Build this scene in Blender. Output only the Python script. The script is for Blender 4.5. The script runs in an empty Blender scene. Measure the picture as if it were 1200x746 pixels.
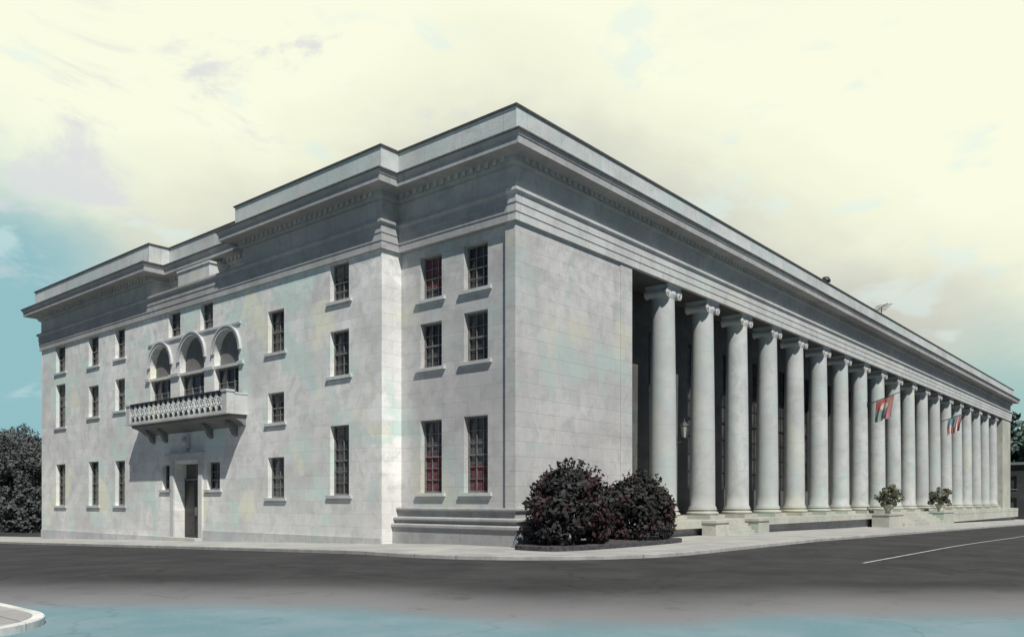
import bpy, math, random
from mathutils import Vector, noise as mnoise
R = math.radians
rng = random.Random(7)
sc = bpy.context.scene
col = sc.collection

# ------------------------------------------------------------------ camera frame
F_PX, TH = 957.9, R(40.288)
CAM = (-25.80, -21.69, 1.9)
fx, fy = math.cos(TH), math.sin(TH)
rx, ry = math.sin(TH), -math.cos(TH)

def along(u, depth):
    """ground point at a bearing u (tangent, right positive) and a depth from the viewpoint"""
    return (CAM[0] + depth*(fx + rx*u), CAM[1] + depth*(fy + ry*u))

# ------------------------------------------------------------------ materials
def new_mat(name):
    m = bpy.data.materials.new(name); m.use_nodes = True
    nt = m.node_tree
    for n in list(nt.nodes): nt.nodes.remove(n)
    out = nt.nodes.new('ShaderNodeOutputMaterial')
    p = nt.nodes.new('ShaderNodeBsdfPrincipled')
    nt.links.new(p.outputs[0], out.inputs[0])
    return m, nt, p

class NB:
    def __init__(s, nt): s.nt = nt
    def n(s, t, **k):
        nd = s.nt.nodes.new(t)
        for a, b in k.items(): setattr(nd, a, b)
        return nd
    def l(s, a, b): s.nt.links.new(a, b)
    def val(s, sock, v):
        if hasattr(v, 'links') or isinstance(v, bpy.types.NodeSocket): s.l(v, sock)
        else: sock.default_value = v
    def math(s, op, a, b=0.0, clamp=False):
        nd = s.n('ShaderNodeMath', operation=op); nd.use_clamp = clamp
        s.val(nd.inputs[0], a); s.val(nd.inputs[1], b); return nd.outputs[0]
    def mix(s, f, a, b, mode='MIX'):
        nd = s.n('ShaderNodeMix', data_type='RGBA', blend_type=mode)
        s.val(nd.inputs[0], f)
        for i, v in ((6, a), (7, b)):
            if isinstance(v, bpy.types.NodeSocket): s.l(v, nd.inputs[i])
            else: nd.inputs[i].default_value = (*v, 1) if len(v) == 3 else v
        return nd.outputs[2]
    def noise(s, vec, scale, detail=4, rough=.55, dist=0):
        nd = s.n('ShaderNodeTexNoise'); nd.inputs['Scale'].default_value = scale
        nd.inputs['Detail'].default_value = detail; nd.inputs['Roughness'].default_value = rough
        nd.inputs['Distortion'].default_value = dist
        s.l(vec, nd.inputs['Vector']); return nd.outputs['Fac']
    def step(s, v, a, b):
        nd = s.n('ShaderNodeMapRange', interpolation_type='SMOOTHSTEP')
        s.val(nd.inputs[0], v); nd.inputs[1].default_value = a; nd.inputs[2].default_value = b
        return nd.outputs[0]
    def pos(s, scale=(1, 1, 1)):
        g = s.n('ShaderNodeNewGeometry')
        m = s.n('ShaderNodeMapping'); m.inputs['Scale'].default_value = scale
        s.l(g.outputs['Position'], m.inputs[0]); return m.outputs[0], g.outputs['Position']
    def sep(s, v):
        nd = s.n('ShaderNodeSeparateXYZ'); s.l(v, nd.inputs[0]); return nd.outputs
    def comb(s, x, y, z):
        nd = s.n('ShaderNodeCombineXYZ'); s.val(nd.inputs[0], x); s.val(nd.inputs[1], y); s.val(nd.inputs[2], z); return nd.outputs[0]
    def bump(s, h, strength, dist=.02):
        nd = s.n('ShaderNodeBump'); nd.inputs['Strength'].default_value = strength
        nd.inputs['Distance'].default_value = dist; s.l(h, nd.inputs['Height']); return nd.outputs[0]

def stone(name, base, courses=True, tint=.5, streak=.35, block=(1.5, .62), var=.16, grime=0.0, drums=False):
    m, nt, p = new_mat(name); b = NB(nt)
    _, P = b.pos()
    X = b.sep(P)
    u = b.math('ADD', X[0], X[1])
    wall = b.comb(u, X[2], 0.0)
    c = b.mix(b.step(b.noise(P, .22, 5, .6), .3, .7), tuple(v*.80 for v in base), tuple(min(1, v*1.1) for v in base))
    c = b.mix(b.math('MULTIPLY', b.step(b.noise(P, 6.0, 6, .7), .35, .75), .25), c, tuple(v*.72 for v in base))
    c = b.mix(b.math('MULTIPLY', b.step(b.noise(P, 1.1, 6, .68, .6), .44, .66), .6), c, tuple(v*.68 for v in base))
    c = b.mix(b.math('MULTIPLY', b.step(b.noise(P, 24, 3, .7), .5, .72), .22), c, tuple(v*.55 for v in base))
    # pale teal and cream weathering tints
    t1 = b.step(b.noise(P, .33, 4, .62, .6), .50, .62)
    c = b.mix(b.math('MULTIPLY', t1, tint), c, (base[0]*.77, base[1]*.92, base[2]*.89))
    _, P2 = b.pos((1, 1, .6))
    t2 = b.step(b.noise(P2, .27, 3, .5), .58, .68)
    c = b.mix(b.math('MULTIPLY', t2, tint*.9), c, (base[0]*1.02, base[1]*1.02, base[2]*.86))
    # vertical rain streaks
    _, PS = b.pos((1.6, 1.6, .07))
    st = b.step(b.noise(PS, 1.3, 5, .65), .48, .78)
    c = b.mix(b.math('MULTIPLY', st, streak), c, tuple(v*.60 for v in base))
    h = b.noise(P, 9, 5, .6)
    if courses:
        br = b.n('ShaderNodeTexBrick'); b.l(wall, br.inputs['Vector'])
        br.offset = .5; br.inputs['Scale'].default_value = 1
        br.inputs['Brick Width'].default_value = block[0]; br.inputs['Row Height'].default_value = block[1]
        br.inputs['Mortar Size'].default_value = .014; br.inputs['Mortar Smooth'].default_value = .4
        br.inputs['Bias'].default_value = 0
        br.inputs['Color1'].default_value = (1-var,)*3 + (1,); br.inputs['Color2'].default_value = (1+var*.6,)*3 + (1,)
        br.inputs['Mortar'].default_value = (.84, .84, .84, 1)
        c = b.mix(1.0, c, br.outputs['Color'], 'MULTIPLY')
        h = b.math('SUBTRACT', b.math('MULTIPLY', h, .5), b.math('MULTIPLY', br.outputs['Fac'], .45))
    if courses:
        tp = b.math('MULTIPLY', b.step(X[2], 8.5, 13.5), b.step(b.noise(PS, 2.2, 5, .7), .42, .68))
        c = b.mix(b.math('MULTIPLY', tp, .4), c, tuple(v*.55 for v in base))
    if grime:
        low = b.step(X[2], 1.6, -1.2)
        g = b.math('MULTIPLY', low, b.step(b.noise(P, .8, 4), .3, .7))
        c = b.mix(b.math('MULTIPLY', g, grime), c, tuple(v*.55 for v in base))
    if not courses and not drums:
        jf = b.math('FRACT', b.math('DIVIDE', u, 2.35)); c = b.mix(b.math('MULTIPLY', b.math('LESS_THAN', jf, .012), .45), c, tuple(v*.4 for v in base))
    if drums:
        zj = b.math('FRACT', b.math('DIVIDE', b.math('SUBTRACT', X[2], 1.44), 2.27))
        jn = b.math('ADD', b.math('LESS_THAN', zj, .008), b.math('GREATER_THAN', zj, .995))
        c = b.mix(b.math('MULTIPLY', jn, .45), c, tuple(v*.5 for v in base))
        oi = b.n('ShaderNodeObjectInfo')
        c = b.mix(b.math('MULTIPLY', oi.outputs['Random'], .4), c, tuple(v*.74 for v in base))
        foot = b.math('MULTIPLY', b.step(X[2], 3.4, 1.2), b.step(b.noise(P, 1.7, 5), .35, .65))
        c = b.mix(b.math('MULTIPLY', foot, .45), c, (base[0]*.66, base[1]*.64, base[2]*.56))
    b.l(c, p.inputs['Base Color']); p.inputs['Roughness'].default_value = .9
    p.inputs['Specular IOR Level'].default_value = .25
    b.l(b.bump(h, .5, .02), p.inputs['Normal'])
    return m

def plain(name, c, rough=.7, metal=0.0, nscale=5.0, amt=.25, spec=.4):
    m, nt, p = new_mat(name); b = NB(nt)
    _, P = b.pos()
    nz = b.step(b.noise(P, nscale, 5, .6), .3, .7)
    cc = b.mix(nz, tuple(v*(1-amt) for v in c), tuple(min(1, v*(1+amt)) for v in c))
    b.l(cc, p.inputs['Base Color']); p.inputs['Roughness'].default_value = rough
    p.inputs['Metallic'].default_value = metal; p.inputs['Specular IOR Level'].default_value = spec
    return m

def leaf_mat(name, dark, light, odd=None, odd_amt=0.0):
    m, nt, p = new_mat(name); b = NB(nt)
    a = b.n('ShaderNodeAttribute'); a.attribute_name = 'tint'
    _, P = b.pos()
    c = b.mix(a.outputs['Fac'], dark, light)
    if odd:
        k = b.step(b.noise(P, .75, 2, .5), .50, .58)
        c = b.mix(b.math('MULTIPLY', k, odd_amt), c, odd)
    b.l(c, p.inputs['Base Color']); p.inputs['Roughness'].default_value = .75
    p.inputs['Specular IOR Level'].default_value = .25
    return m

BASE = (.49, .49, .48)
M = {}
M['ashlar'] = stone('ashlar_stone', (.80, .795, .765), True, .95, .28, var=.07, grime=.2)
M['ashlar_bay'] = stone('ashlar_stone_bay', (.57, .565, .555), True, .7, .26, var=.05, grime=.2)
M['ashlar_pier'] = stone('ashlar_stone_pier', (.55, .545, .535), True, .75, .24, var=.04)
M['smooth'] = stone('smooth_stone', (.58, .585, .575), False, .5, .22)
M['column'] = stone('column_stone', (.54, .56, .55), False, .7, .30, drums=True)
M['entab'] = stone('entablature_stone', (.50, .49, .465), False, .18, .55)
M['painted_shade'] = stone('painted_shade_stone', (.20, .20, .198), False, .2, .4)  # dark stone standing for shade in the arches and under the balcony
M['grey_or_shade'] = stone('grey_or_shade_stone', (.40, .40, .395), False, .2, .5)  # grey plinth stone; on the left architrave it paints the cornice's shadow
M['cornice'] = stone('cornice_stone', (.40, .40, .395), False, .15, .45)  # tone darkened to paint shade under the cornice and stylobate edge
M['parapet'] = stone('parapet_stone', (.56, .58, .57), False, .6, .15)
M['cream_stone'] = stone('step_stone', (.49, .49, .43), False, .6, .25)
M['portico'] = stone('portico_shade_stone', (.13, .13, .13), True, .2, .3)  # darkened to paint the shade behind the columns
M['coping'] = plain('dark_coping', (.12, .118, .11), .7)
M['roof'] = plain('roof_felt', (.09, .09, .09), .9)
M['frame'] = plain('painted_frame', (.17, .17, .165), .5)
M['door'] = plain('dark_door', (.035, .033, .032), .4)
M['curtain'] = plain('maroon_curtain', (.13, .045, .055), .8, amt=.4)
M['blind'] = plain('roller_blind', (.17, .165, .15), .9)
M['iron'] = plain('wrought_iron', (.035, .035, .036), .5)
M['lantern_glass'] = plain('lantern_glass', (.30, .30, .28), .2)
M['soil'] = plain('bed_soil', (.06, .055, .06), 1.0, nscale=8, amt=.5)
M['bark'] = plain('tree_bark', (.06, .05, .045), .95)
M['pot'] = plain('pot_stone', (.42, .42, .36), .9)
M['paint_white'] = plain('road_paint', (.42, .42, .41), .8, nscale=9, amt=.4)
M['kerb_white'] = plain('kerb_paint', (.66, .67, .64), .8, nscale=3, amt=.2)
M['far_wall'] = plain('far_wall', (.055, .06, .062), .9, nscale=.4, amt=.3)
M['far_trim'] = plain('far_trim', (.20, .22, .21), .9)
M['petal_yellow'] = plain('petal_yellow', (.55, .5, .12), .8)
M['petal_white'] = plain('petal_white', (.7, .72, .8), .8)

def glass():
    m, nt, p = new_mat('window_glass'); b = NB(nt)
    _, P = b.pos()
    c = b.mix(b.step(b.noise(P, .9, 3), .35, .7), (.032, .032, .033), (.09, .09, .09))
    oi = b.n('ShaderNodeObjectInfo'); c = b.mix(b.math('MULTIPLY', b.step(oi.outputs['Random'], .45, 1.0), .7), c, (.11, .115, .115))
    b.l(c, p.inputs['Base Color']); p.inputs['Roughness'].default_value = .16
    b.l(b.bump(b.noise(P, 1.2, 2), .12, .05), p.inputs['Normal'])
    return m
M['glass'] = glass()

def road_mat():
    m, nt, p = new_mat('road_surface'); b = NB(nt)
    _, P = b.pos(); X = b.sep(P)
    asp = b.mix(b.step(b.noise(P, .35, 5, .6), .3, .7), (.028, .028, .029), (.052, .052, .053))
    asp = b.mix(b.math('MULTIPLY', b.step(b.noise(P, 22, 4, .7), .4, .75), .4), asp, (.085, .085, .085))
    # long worn wheel tracks along each street
    _, Pt = b.pos((.03, 1.0, 1)); tr = b.step(b.noise(Pt, .9, 3), .5, .7)
    asp = b.mix(b.math('MULTIPLY', tr, .35), asp, (.075, .075, .075))
    # the old concrete paving of the near part of the crossing, worn into the asphalt
    d = b.math('ADD', b.math('MULTIPLY', X[0], fx), b.math('MULTIPLY', X[1], fy))
    lat = b.math('ADD', b.math('MULTIPLY', X[0], rx), b.math('MULTIPLY', X[1], ry))
    dc = CAM[0]*fx + CAM[1]*fy
    lc = CAM[0]*rx + CAM[1]*ry
    dd = b.math('SUBTRACT', d, dc); ll = b.math('SUBTRACT', lat, lc)
    wob = b.math('MULTIPLY', b.math('SUBTRACT', b.noise(P, .45, 4), .5), 1.6)
    edge = b.math('ADD', dd, wob)
    edge = b.math('ADD', edge, b.math('MULTIPLY', b.step(ll, -4.5, 1.0), 2.3))
    edge = b.math('SUBTRACT', edge, b.math('MULTIPLY', b.step(ll, 2.5, 6.0), .9))
    worn = b.step(edge, 21.5, 16.2)
    teal = b.step(edge, 16.8, 14.6)
    _, Pc = b.pos((1, 1, 0)); vo = b.n('ShaderNodeTexVoronoi', feature='DISTANCE_TO_EDGE'); vo.inputs['Scale'].default_value = .16
    vw = b.n('ShaderNodeVectorMath', operation='ADD'); b.l(Pc, vw.inputs[0])
    wn_ = b.n('ShaderNodeTexNoise'); wn_.inputs['Scale'].default_value = .6; wn_.inputs['Detail'].default_value = 6; b.l(Pc, wn_.inputs['Vector'])
    sc_ = b.n('ShaderNodeVectorMath', operation='SCALE'); b.l(wn_.outputs['Color'], sc_.inputs[0]); sc_.inputs['Scale'].default_value = 2.2
    b.l(sc_.outputs[0], vw.inputs[1]); b.l(vw.outputs[0], vo.inputs['Vector'])
    crack = b.step(vo.outputs['Distance'], .010, .003)
    stain = b.step(b.noise(P, .9, 6, .7, 1.0), .55, .75)
    asp = b.mix(b.math('MULTIPLY', stain, .5), asp, (.022, .022, .022))
    asp = b.mix(b.math('MULTIPLY', crack, .4), asp, (.015, .015, .015))
    c = b.mix(worn, asp, b.mix(stain, (.20, .20, .205), (.13, .13, .132)))
    con = b.mix(b.step(b.noise(P, .6, 5, .6), .35, .68), (.14, .255, .285), (.20, .29, .325))
    con = b.mix(b.math('MULTIPLY', b.step(b.noise(P, 14, 5, .7), .45, .75), .4), con, (.26, .31, .33))
    con = b.mix(b.math('MULTIPLY', stain, .45), con, (.12, .17, .185))
    con = b.mix(b.math('MULTIPLY', crack, .18), con, (.06, .08, .09))
    c = b.mix(teal, c, con)
    b.l(c, p.inputs['Base Color']); p.inputs['Roughness'].default_value = .92
    p.inputs['Specular IOR Level'].default_value = .2
    b.l(b.bump(b.noise(P, 30, 4, .7), .35, .01), p.inputs['Normal'])
    return m
M['road'] = road_mat()

def kerb_mat(name, c0):
    m, nt, p = new_mat(name); b = NB(nt)
    _, P = b.pos(); X = b.sep(P)
    c = b.mix(b.step(b.noise(P, 1.2, 5, .65), .3, .7), tuple(v*.75 for v in c0), tuple(v*1.1 for v in c0))
    f = b.math('FRACT', b.math('MULTIPLY', b.math('ADD', X[0], X[1]), .8))
    c = b.mix(b.math('MULTIPLY', b.math('LESS_THAN', f, .025), .6), c, (.08, .08, .08))
    c = b.mix(b.math('MULTIPLY', b.step(b.noise(P, 5, 5, .7), .52, .7), .45), c, tuple(v*.5 for v in c0))
    b.l(c, p.inputs['Base Color']); p.inputs['Roughness'].default_value = .92
    return m
def pave_mat():
    m, nt, p = new_mat('pavement_concrete'); b = NB(nt)
    _, P = b.pos()
    c = b.mix(b.step(b.noise(P, .5, 5, .6), .3, .7), (.31, .31, .30), (.42, .42, .40))
    c = b.mix(b.math('MULTIPLY', b.step(b.noise(P, .28, 3), .55, .66), .5), c, (.48, .48, .34))
    br = b.n('ShaderNodeTexBrick'); b.l(P, br.inputs['Vector']); br.offset = 0
    br.inputs['Scale'].default_value = 1; br.inputs['Brick Width'].default_value = 1.5; br.inputs['Row Height'].default_value = 1.5
    br.inputs['Mortar Size'].default_value = .018
    br.inputs['Color1'].default_value = (.92, .92, .92, 1); br.inputs['Color2'].default_value = (1.05, 1.05, 1.05, 1)
    br.inputs['Mortar'].default_value = (.5, .5, .5, 1)
    c = b.mix(1.0, c, br.outputs['Color'], 'MULTIPLY')
    c = b.mix(b.math('MULTIPLY', b.step(b.noise(P, 11, 5, .7), .5, .75), .4), c, (.17, .17, .16))
    b.l(c, p.inputs['Base Color']); p.inputs['Roughness'].default_value = .95
    return m
M['pave'] = pave_mat()

def flag_mat(name, kind):
    m, nt, p = new_mat(name); b = NB(nt)
    uv = b.n('ShaderNodeUVMap'); uv.uv_map = 'UVMap'
    X = b.sep(uv.outputs[0])
    u, v = X[0], X[1]          # u: along the pole from the base, v: down the drop
    if kind == 'stripes':
        w = b.math('FRACT', b.math('MULTIPLY', u, 6.5))
        s = b.math('GREATER_THAN', w, .5)
        c = b.mix(s, (.42, .10, .11), (.62, .56, .54))
        can = b.math('MULTIPLY', b.math('LESS_THAN', u, .60), b.math('LESS_THAN', v, .42))
        c = b.mix(can, c, (.09, .24, .27))
        gx = b.math('SUBTRACT', b.math('FRACT', b.math('MULTIPLY', u, 13)), .5)
        gy = b.math('SUBTRACT', b.math('FRACT', b.math('MULTIPLY', v, 20)), .5)
        rr = b.math('ADD', b.math('MULTIPLY', gx, gx), b.math('MULTIPLY', gy, gy))
        c = b.mix(b.math('MULTIPLY', can, b.math('LESS_THAN', rr, .05)), c, (.6, .62, .62))
    else:
        c = b.mix(b.step(v, .44, .50), (.50, .13, .12), (.22, .28, .28))
        c = b.mix(b.math('MULTIPLY', b.step(u, .62, .68), b.step(v, .44, .50)), c, (.44, .20, .22))
        c = b.mix(b.math('MULTIPLY', b.step(u, .60, .68), b.step(v, .50, .44)), c, (.42, .22, .17))
        du = b.math('SUBTRACT', u, .52); dv = b.math('MULTIPLY', b.math('SUBTRACT', v, .36), 1.2)
        rr = b.math('ADD', b.math('MULTIPLY', du, du), b.math('MULTIPLY', dv, dv))
        c = b.mix(b.step(rr, .048, .036), c, (.62, .57, .50))
    b.l(c, p.inputs['Base Color']); p.inputs['Roughness'].default_value = .85
    return m

# ------------------------------------------------------------------ mesh builder
class MB:
    def __init__(s): s.v = []; s.f = []; s.sm = []; s.tint = []
    def add(s, vs, fs, smooth=False):
        o = len(s.v); s.v += [tuple(q) for q in vs]
        for f in fs: s.f.append(tuple(i+o for i in f)); s.sm.append(smooth)
    def quad(s, a, b, c, d): s.add([a, b, c, d], [(0, 1, 2, 3)])
    def box(s, x0, x1, y0, y1, z0, z1):
        if x0 > x1: x0, x1 = x1, x0
        if y0 > y1: y0, y1 = y1, y0
        s.add([(x0,y0,z0),(x1,y0,z0),(x1,y1,z0),(x0,y1,z0),(x0,y0,z1),(x1,y0,z1),(x1,y1,z1),(x0,y1,z1)],
              [(0,3,2,1),(4,5,6,7),(0,1,5,4),(1,2,6,5),(2,3,7,6),(3,0,4,7)])
    def tube(s, a, b, r0, r1=None, n=8, cap=True):
        r1 = r0 if r1 is None else r1
        a, b = Vector(a), Vector(b); d = (b-a).normalized()
        t = d.orthogonal().normalized(); w = d.cross(t)
        vs = []
        for c, r in ((a, r0), (b, r1)):
            for i in range(n):
                an = 2*math.pi*i/n; vs.append(c + t*(r*math.cos(an)) + w*(r*math.sin(an)))
        fs = [(i, (i+1) % n, n+(i+1) % n, n+i) for i in range(n)]
        s.add(vs, fs, n > 6)
        if cap: s.add(vs[:n], [tuple(range(n))[::-1]]); s.add(vs[n:], [tuple(range(n))])
    def lathe(s, prof, c=(0,0,0), n=32, smooth=True, cap=True):
        vs = []
        for r, z in prof:
            for i in range(n):
                a = 2*math.pi*i/n; vs.append((c[0]+r*math.cos(a), c[1]+r*math.sin(a), c[2]+z))
        fs = []
        for k in range(len(prof)-1):
            for i in range(n):
                j = (i+1) % n; fs.append((k*n+i, k*n+j, (k+1)*n+j, (k+1)*n+i))
        s.add(vs, fs, smooth)
        if cap:
            s.add(vs[:n], [tuple(range(n))[::-1]]); s.add(vs[-n:], [tuple(range(n))])
    def sweep(s, prof, path, closed=False, endcaps=True):
        """prof: (out, z) list; path: plan points, outward on the left hand"""
        n = len(path); offs = []
        for i in range(n):
            p = Vector(path[i])
            ns = []
            if closed or i > 0:
                d = (p-Vector(path[i-1])).normalized(); ns.append(Vector((-d.y, d.x)))
            if closed or i < n-1:
                d = (Vector(path[(i+1) % n])-p).normalized(); ns.append(Vector((-d.y, d.x)))
            if len(ns) == 1: o = ns[0]
            else:
                q = ns[0]+ns[1]; o = q/(1+ns[0].dot(ns[1]))
            offs.append(o)
        m = len(prof)
        vs = [(path[i][0]+offs[i].x*o, path[i][1]+offs[i].y*o, z) for i in range(n) for o, z in prof]
        fs = []
        for i in range(n if closed else n-1):
            j = (i+1) % n
            for k in range(m-1): fs.append((i*m+k, j*m+k, j*m+k+1, i*m+k+1))
        s.add(vs, fs)
        if endcaps and not closed:
            s.add(vs[:m], [tuple(range(m))]); s.add(vs[-m:], [tuple(range(m))[::-1]])
    def build(s, name, mat, parent=None, loc=None):
        me = bpy.data.meshes.new(name); me.from_pydata(s.v, [], s.f)
        me.polygons.foreach_set('use_smooth', s.sm)
        if s.tint:
            a = me.attributes.new('tint', 'FLOAT', 'FACE'); a.data.foreach_set('value', s.tint)
        me.materials.append(mat); me.update()
        o = bpy.data.objects.new(name, me); col.objects.link(o)
        if parent: o.parent = parent
        if loc: o.location = loc
        return o

def empty(name, label, cat, loc=(0, 0, 0), rz=0, group=None):
    o = bpy.data.objects.new(name, None); col.objects.link(o)
    o.empty_display_size = .3
    o.location = loc; o.rotation_euler[2] = rz
    tag(o, label, cat, group); return o
def tag(o, label, cat, group=None):
    o['label'] = label; o['category'] = cat
    if group: o['group'] = group
    return o
def struct(o): o['kind'] = 'structure'; return o

class Facade:
    """left facade: plane x = p, u runs along y; right facade: plane y = p, u runs along x; d goes into the building"""
    def __init__(s, side, p): s.side, s.p = side, p
    def pt(s, u, z, d): return (s.p+d, u, z) if s.side == 'L' else (u, s.p+d, z)
    def box(s, mb, u0, u1, z0, z1, d0, d1):
        a, b = s.pt(u0, z0, d0), s.pt(u1, z1, d1)
        mb.box(a[0], b[0], a[1], b[1], a[2], b[2])
    def wall(s, mb, u0, u1, z0, z1, holes, skip=()):
        """holes: (u0,u1,z0,z1,depth); skip: rectangles left open without reveals"""
        us = sorted({u0, u1, *[h[i] for h in holes for i in (0, 1)], *[k[i] for k in skip for i in (0, 1)]})
        zs = sorted({z0, z1, *[h[i] for h in holes for i in (2, 3)], *[k[i] for k in skip for i in (2, 3)]})
        for a, b in zip(us, us[1:]):
            for c, d in zip(zs, zs[1:]):
                mu, mz = (a+b)/2, (c+d)/2
                if any(h[0] < mu < h[1] and h[2] < mz < h[3] for h in list(holes)+list(skip)): continue
                mb.quad(s.pt(a, c, 0), s.pt(b, c, 0), s.pt(b, d, 0), s.pt(a, d, 0))
        for h in holes:
            a, b, c, d, e = h
            mb.quad(s.pt(a, c, 0), s.pt(a, c, e), s.pt(a, d, e), s.pt(a, d, 0))
            mb.quad(s.pt(b, c, 0), s.pt(b, d, 0), s.pt(b, d, e), s.pt(b, c, e))
            mb.quad(s.pt(a, d, 0), s.pt(a, d, e), s.pt(b, d, e), s.pt(b, d, 0))
            mb.quad(s.pt(a, c, 0), s.pt(b, c, 0), s.pt(b, c, e), s.pt(a, c, e))

# ------------------------------------------------------------------ terrain
def cl(v, a, b): return max(a, min(b, v))
def ground(x, y):
    return -.0235*cl(y-3, 0, 60) - .0095*cl(x-15, 0, 130)
ROAD_DROP = .13

def lines(stops):
    out = []
    for (a, b, s) in stops:
        n = max(1, int(round((b-a)/s)))
        out += [a+(b-a)*i/n for i in range(n)]
    return out+[stops[-1][1]]

mb = MB()
gx = lines([(-1600, -200, 200), (-200, -40, 20), (-40, 60, 2.5), (60, 160, 5), (160, 400, 40), (400, 1800, 200)])
gy = lines([(-1600, -200, 200), (-200, -40, 20), (-40, 80, 2.5), (80, 200, 20), (200, 1800, 200)])
nx, ny = len(gx), len(gy)
mb.add([(x, y, ground(x, y)-ROAD_DROP) for x in gx for y in gy],
       [(i*ny+j, (i+1)*ny+j, (i+1)*ny+j+1, i*ny+j+1) for i in range(nx-1) for j in range(ny-1)], True)
struct(mb.build('road', M['road']))

def pavement_strip(outer, inner, rows, kname, pname, kmat):
    """outer/inner: plan polylines of the same length"""
    def z(p, e=0): return ground(*p)+e
    n = len(outer)
    def lerp(a, b, t): return (a[0]+(b[0]-a[0])*t, a[1]+(b[1]-a[1])*t)
    def inset(i, d):
        a, b = Vector(outer[i]), Vector(inner[i]); v = b-a
        return tuple(a+v.normalized()*d)
    ped = [inset(i, .18) for i in range(n)]
    P = MB()
    g = [[lerp(ped[i], inner[i], k/rows) for k in range(rows+1)] for i in range(n)]
    P.add([(*q, z(q)) for r in g for q in r],
          [(i*(rows+1)+k, (i+1)*(rows+1)+k, (i+1)*(rows+1)+k+1, i*(rows+1)+k+1) for i in range(n-1) for k in range(rows)], True)
    struct(P.build(pname, M['pave']))
    K = MB(); vs = []; fs = []
    for i in range(n):
        a, b = outer[i], ped[i]
        e = inset(i, .02)
        vs += [(*a, z(a)-.3), (*a, z(a)-.012), (*e, z(e)+.006), (*b, z(b)+.006), (*b, z(b)-.1)]
    for i in range(n-1):
        for k in range(4): fs.append((i*5+k, (i+1)*5+k, (i+1)*5+k+1, i*5+k+1))
    K.add(vs, fs); struct(K.build(kname, kmat))

# the building's own pavement, rounded at the street corner
outer, inner = [], []
for y in lines([(0.7, 40, 2), (40, 110, 6)])[::-1]: outer.append((-6.0, y)); inner.append((1.0, y))
for i in range(1, 16):
    a = math.pi + i/16*math.pi/2
    outer.append((1.8+7.8*math.cos(a), .7+7.8*math.sin(a))); inner.append((1.0+.8*i/16, .9))
for x in lines([(1.8, 40, 2), (40, 170, 5)]): outer.append((x, -7.1)); inner.append((x+.001, 1.0))
pavement_strip(outer, inner, 5, 'kerb', 'pavement', kerb_mat('kerb_stone', (.36, .36, .345)))
# the corner across the side street
outer, inner = [], []
for y in lines([(-6.4, 20, 2), (20, 110, 6)])[::-1]: outer.append((-20.35, y)); inner.append((-32, y+.01))
for i in range(1, 12):
    a = -math.pi/2*i/12
    outer.append((-22.05+1.7*math.cos(a), -6.4+1.7*math.sin(a))); inner.append((-32, -5.5+.1*(1-i/12)))
for x in lines([(-60, -22.05, 2)])[::-1]: outer.append((x, -8.1)); inner.append((x-.001 if x > -32 else x, -5.5) if x <= -32 else (-32, -5.5))
outer = [o for o, i in zip(outer, inner)][:len(inner)]
keep = [k for k, o in enumerate(outer) if o[0] > -31.5 or o[1] > -7]
outer = [outer[k] for k in keep]; inner = [inner[k] for k in keep]
pavement_strip(outer, inner, 4, 'kerb', 'pavement', kerb_mat('kerb_white', (.70, .71, .68)))
mb = MB()
xs = lines([(1.6, 150, 3)])
for a, b in zip(xs, xs[1:]):
    za, zb = ground(a, -13)-ROAD_DROP+.016, ground(b, -13)-ROAD_DROP+.016
    mb.quad((a, -13.34, za), (b, -13.34, zb), (b, -13.23, zb), (a, -13.23, za))
struct(mb.build('road_line', M['paint_white']))

# ------------------------------------------------------------------ the building
P = 1.05
XE, YE = 112.4, 47.05
Y1 = 7.13
B = empty('classical_building', 'long pale stone classical building with ionic colonnade, three arched windows and balcony', 'building')

# entablature, frieze, cornice and parapet run round the whole block
low_path = [(XE, YE), (XE, 0), (0, 0), (0, Y1), (-P, Y1), (-P, YE)]
mid_path = [(XE, YE), (XE, 0), (0, 0), (0, Y1), (-P, Y1), (-P, 18.6), (.25, 18.6), (.25, 29.2), (-P, 29.2), (-P, YE)]
mb = MB()
prof_a = ([(-.10, 13.44), (.12, 13.44), (.12, 13.78), (.15, 13.79), (.15, 14.14), (.18, 14.15), (.18, 14.5), (.24, 14.56), (.29, 14.60), (.29, 14.72), (-2.0, 14.72)])
mb.sweep(prof_a, [(XE, YE), (XE, 0), (0, 0)]+[(0, .3)])
mb.build('architrave', M['smooth'], B)
mb = MB(); mb.sweep(prof_a, [(0, .301), (0, Y1), (-P, Y1), (-P, YE), (XE, YE)]); mb.build('architrave', M['grey_or_shade'], B)  # darker copy of the architrave stone, cornice shadow put into its colour
mb = MB()
mb.sweep([(-.3, 14.7), (.03, 14.7), (.03, 15.72), (-.3, 15.72)], mid_path, closed=True)
mb.build('frieze', M['entab'], B)
mb = MB()
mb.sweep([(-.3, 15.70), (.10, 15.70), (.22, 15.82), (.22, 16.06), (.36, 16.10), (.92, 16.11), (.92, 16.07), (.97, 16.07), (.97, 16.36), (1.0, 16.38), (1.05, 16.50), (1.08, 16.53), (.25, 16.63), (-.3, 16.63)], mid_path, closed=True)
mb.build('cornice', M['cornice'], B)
mb = MB()
mb.sweep([(.98, 16.56), (1.09, 16.535), (1.11, 16.57), (1.11, 16.63), (.98, 16.64)], mid_path, closed=True)
mb.build('gutter_lip', M['coping'], B)
mb = MB()
mb.sweep([(.34, 16.6), (.34, 17.94), (-.35, 17.94), (-.35, 16.9)], mid_path, closed=True)
mb.build('parapet', M['parapet'], B)
mb = MB()
mb.sweep([(-.40, 17.945), (.40, 17.945), (.42, 18.02), (-.42, 18.06), (-.40, 17.945)], mid_path, closed=True)
mb.build('coping', M['coping'], B)
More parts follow.
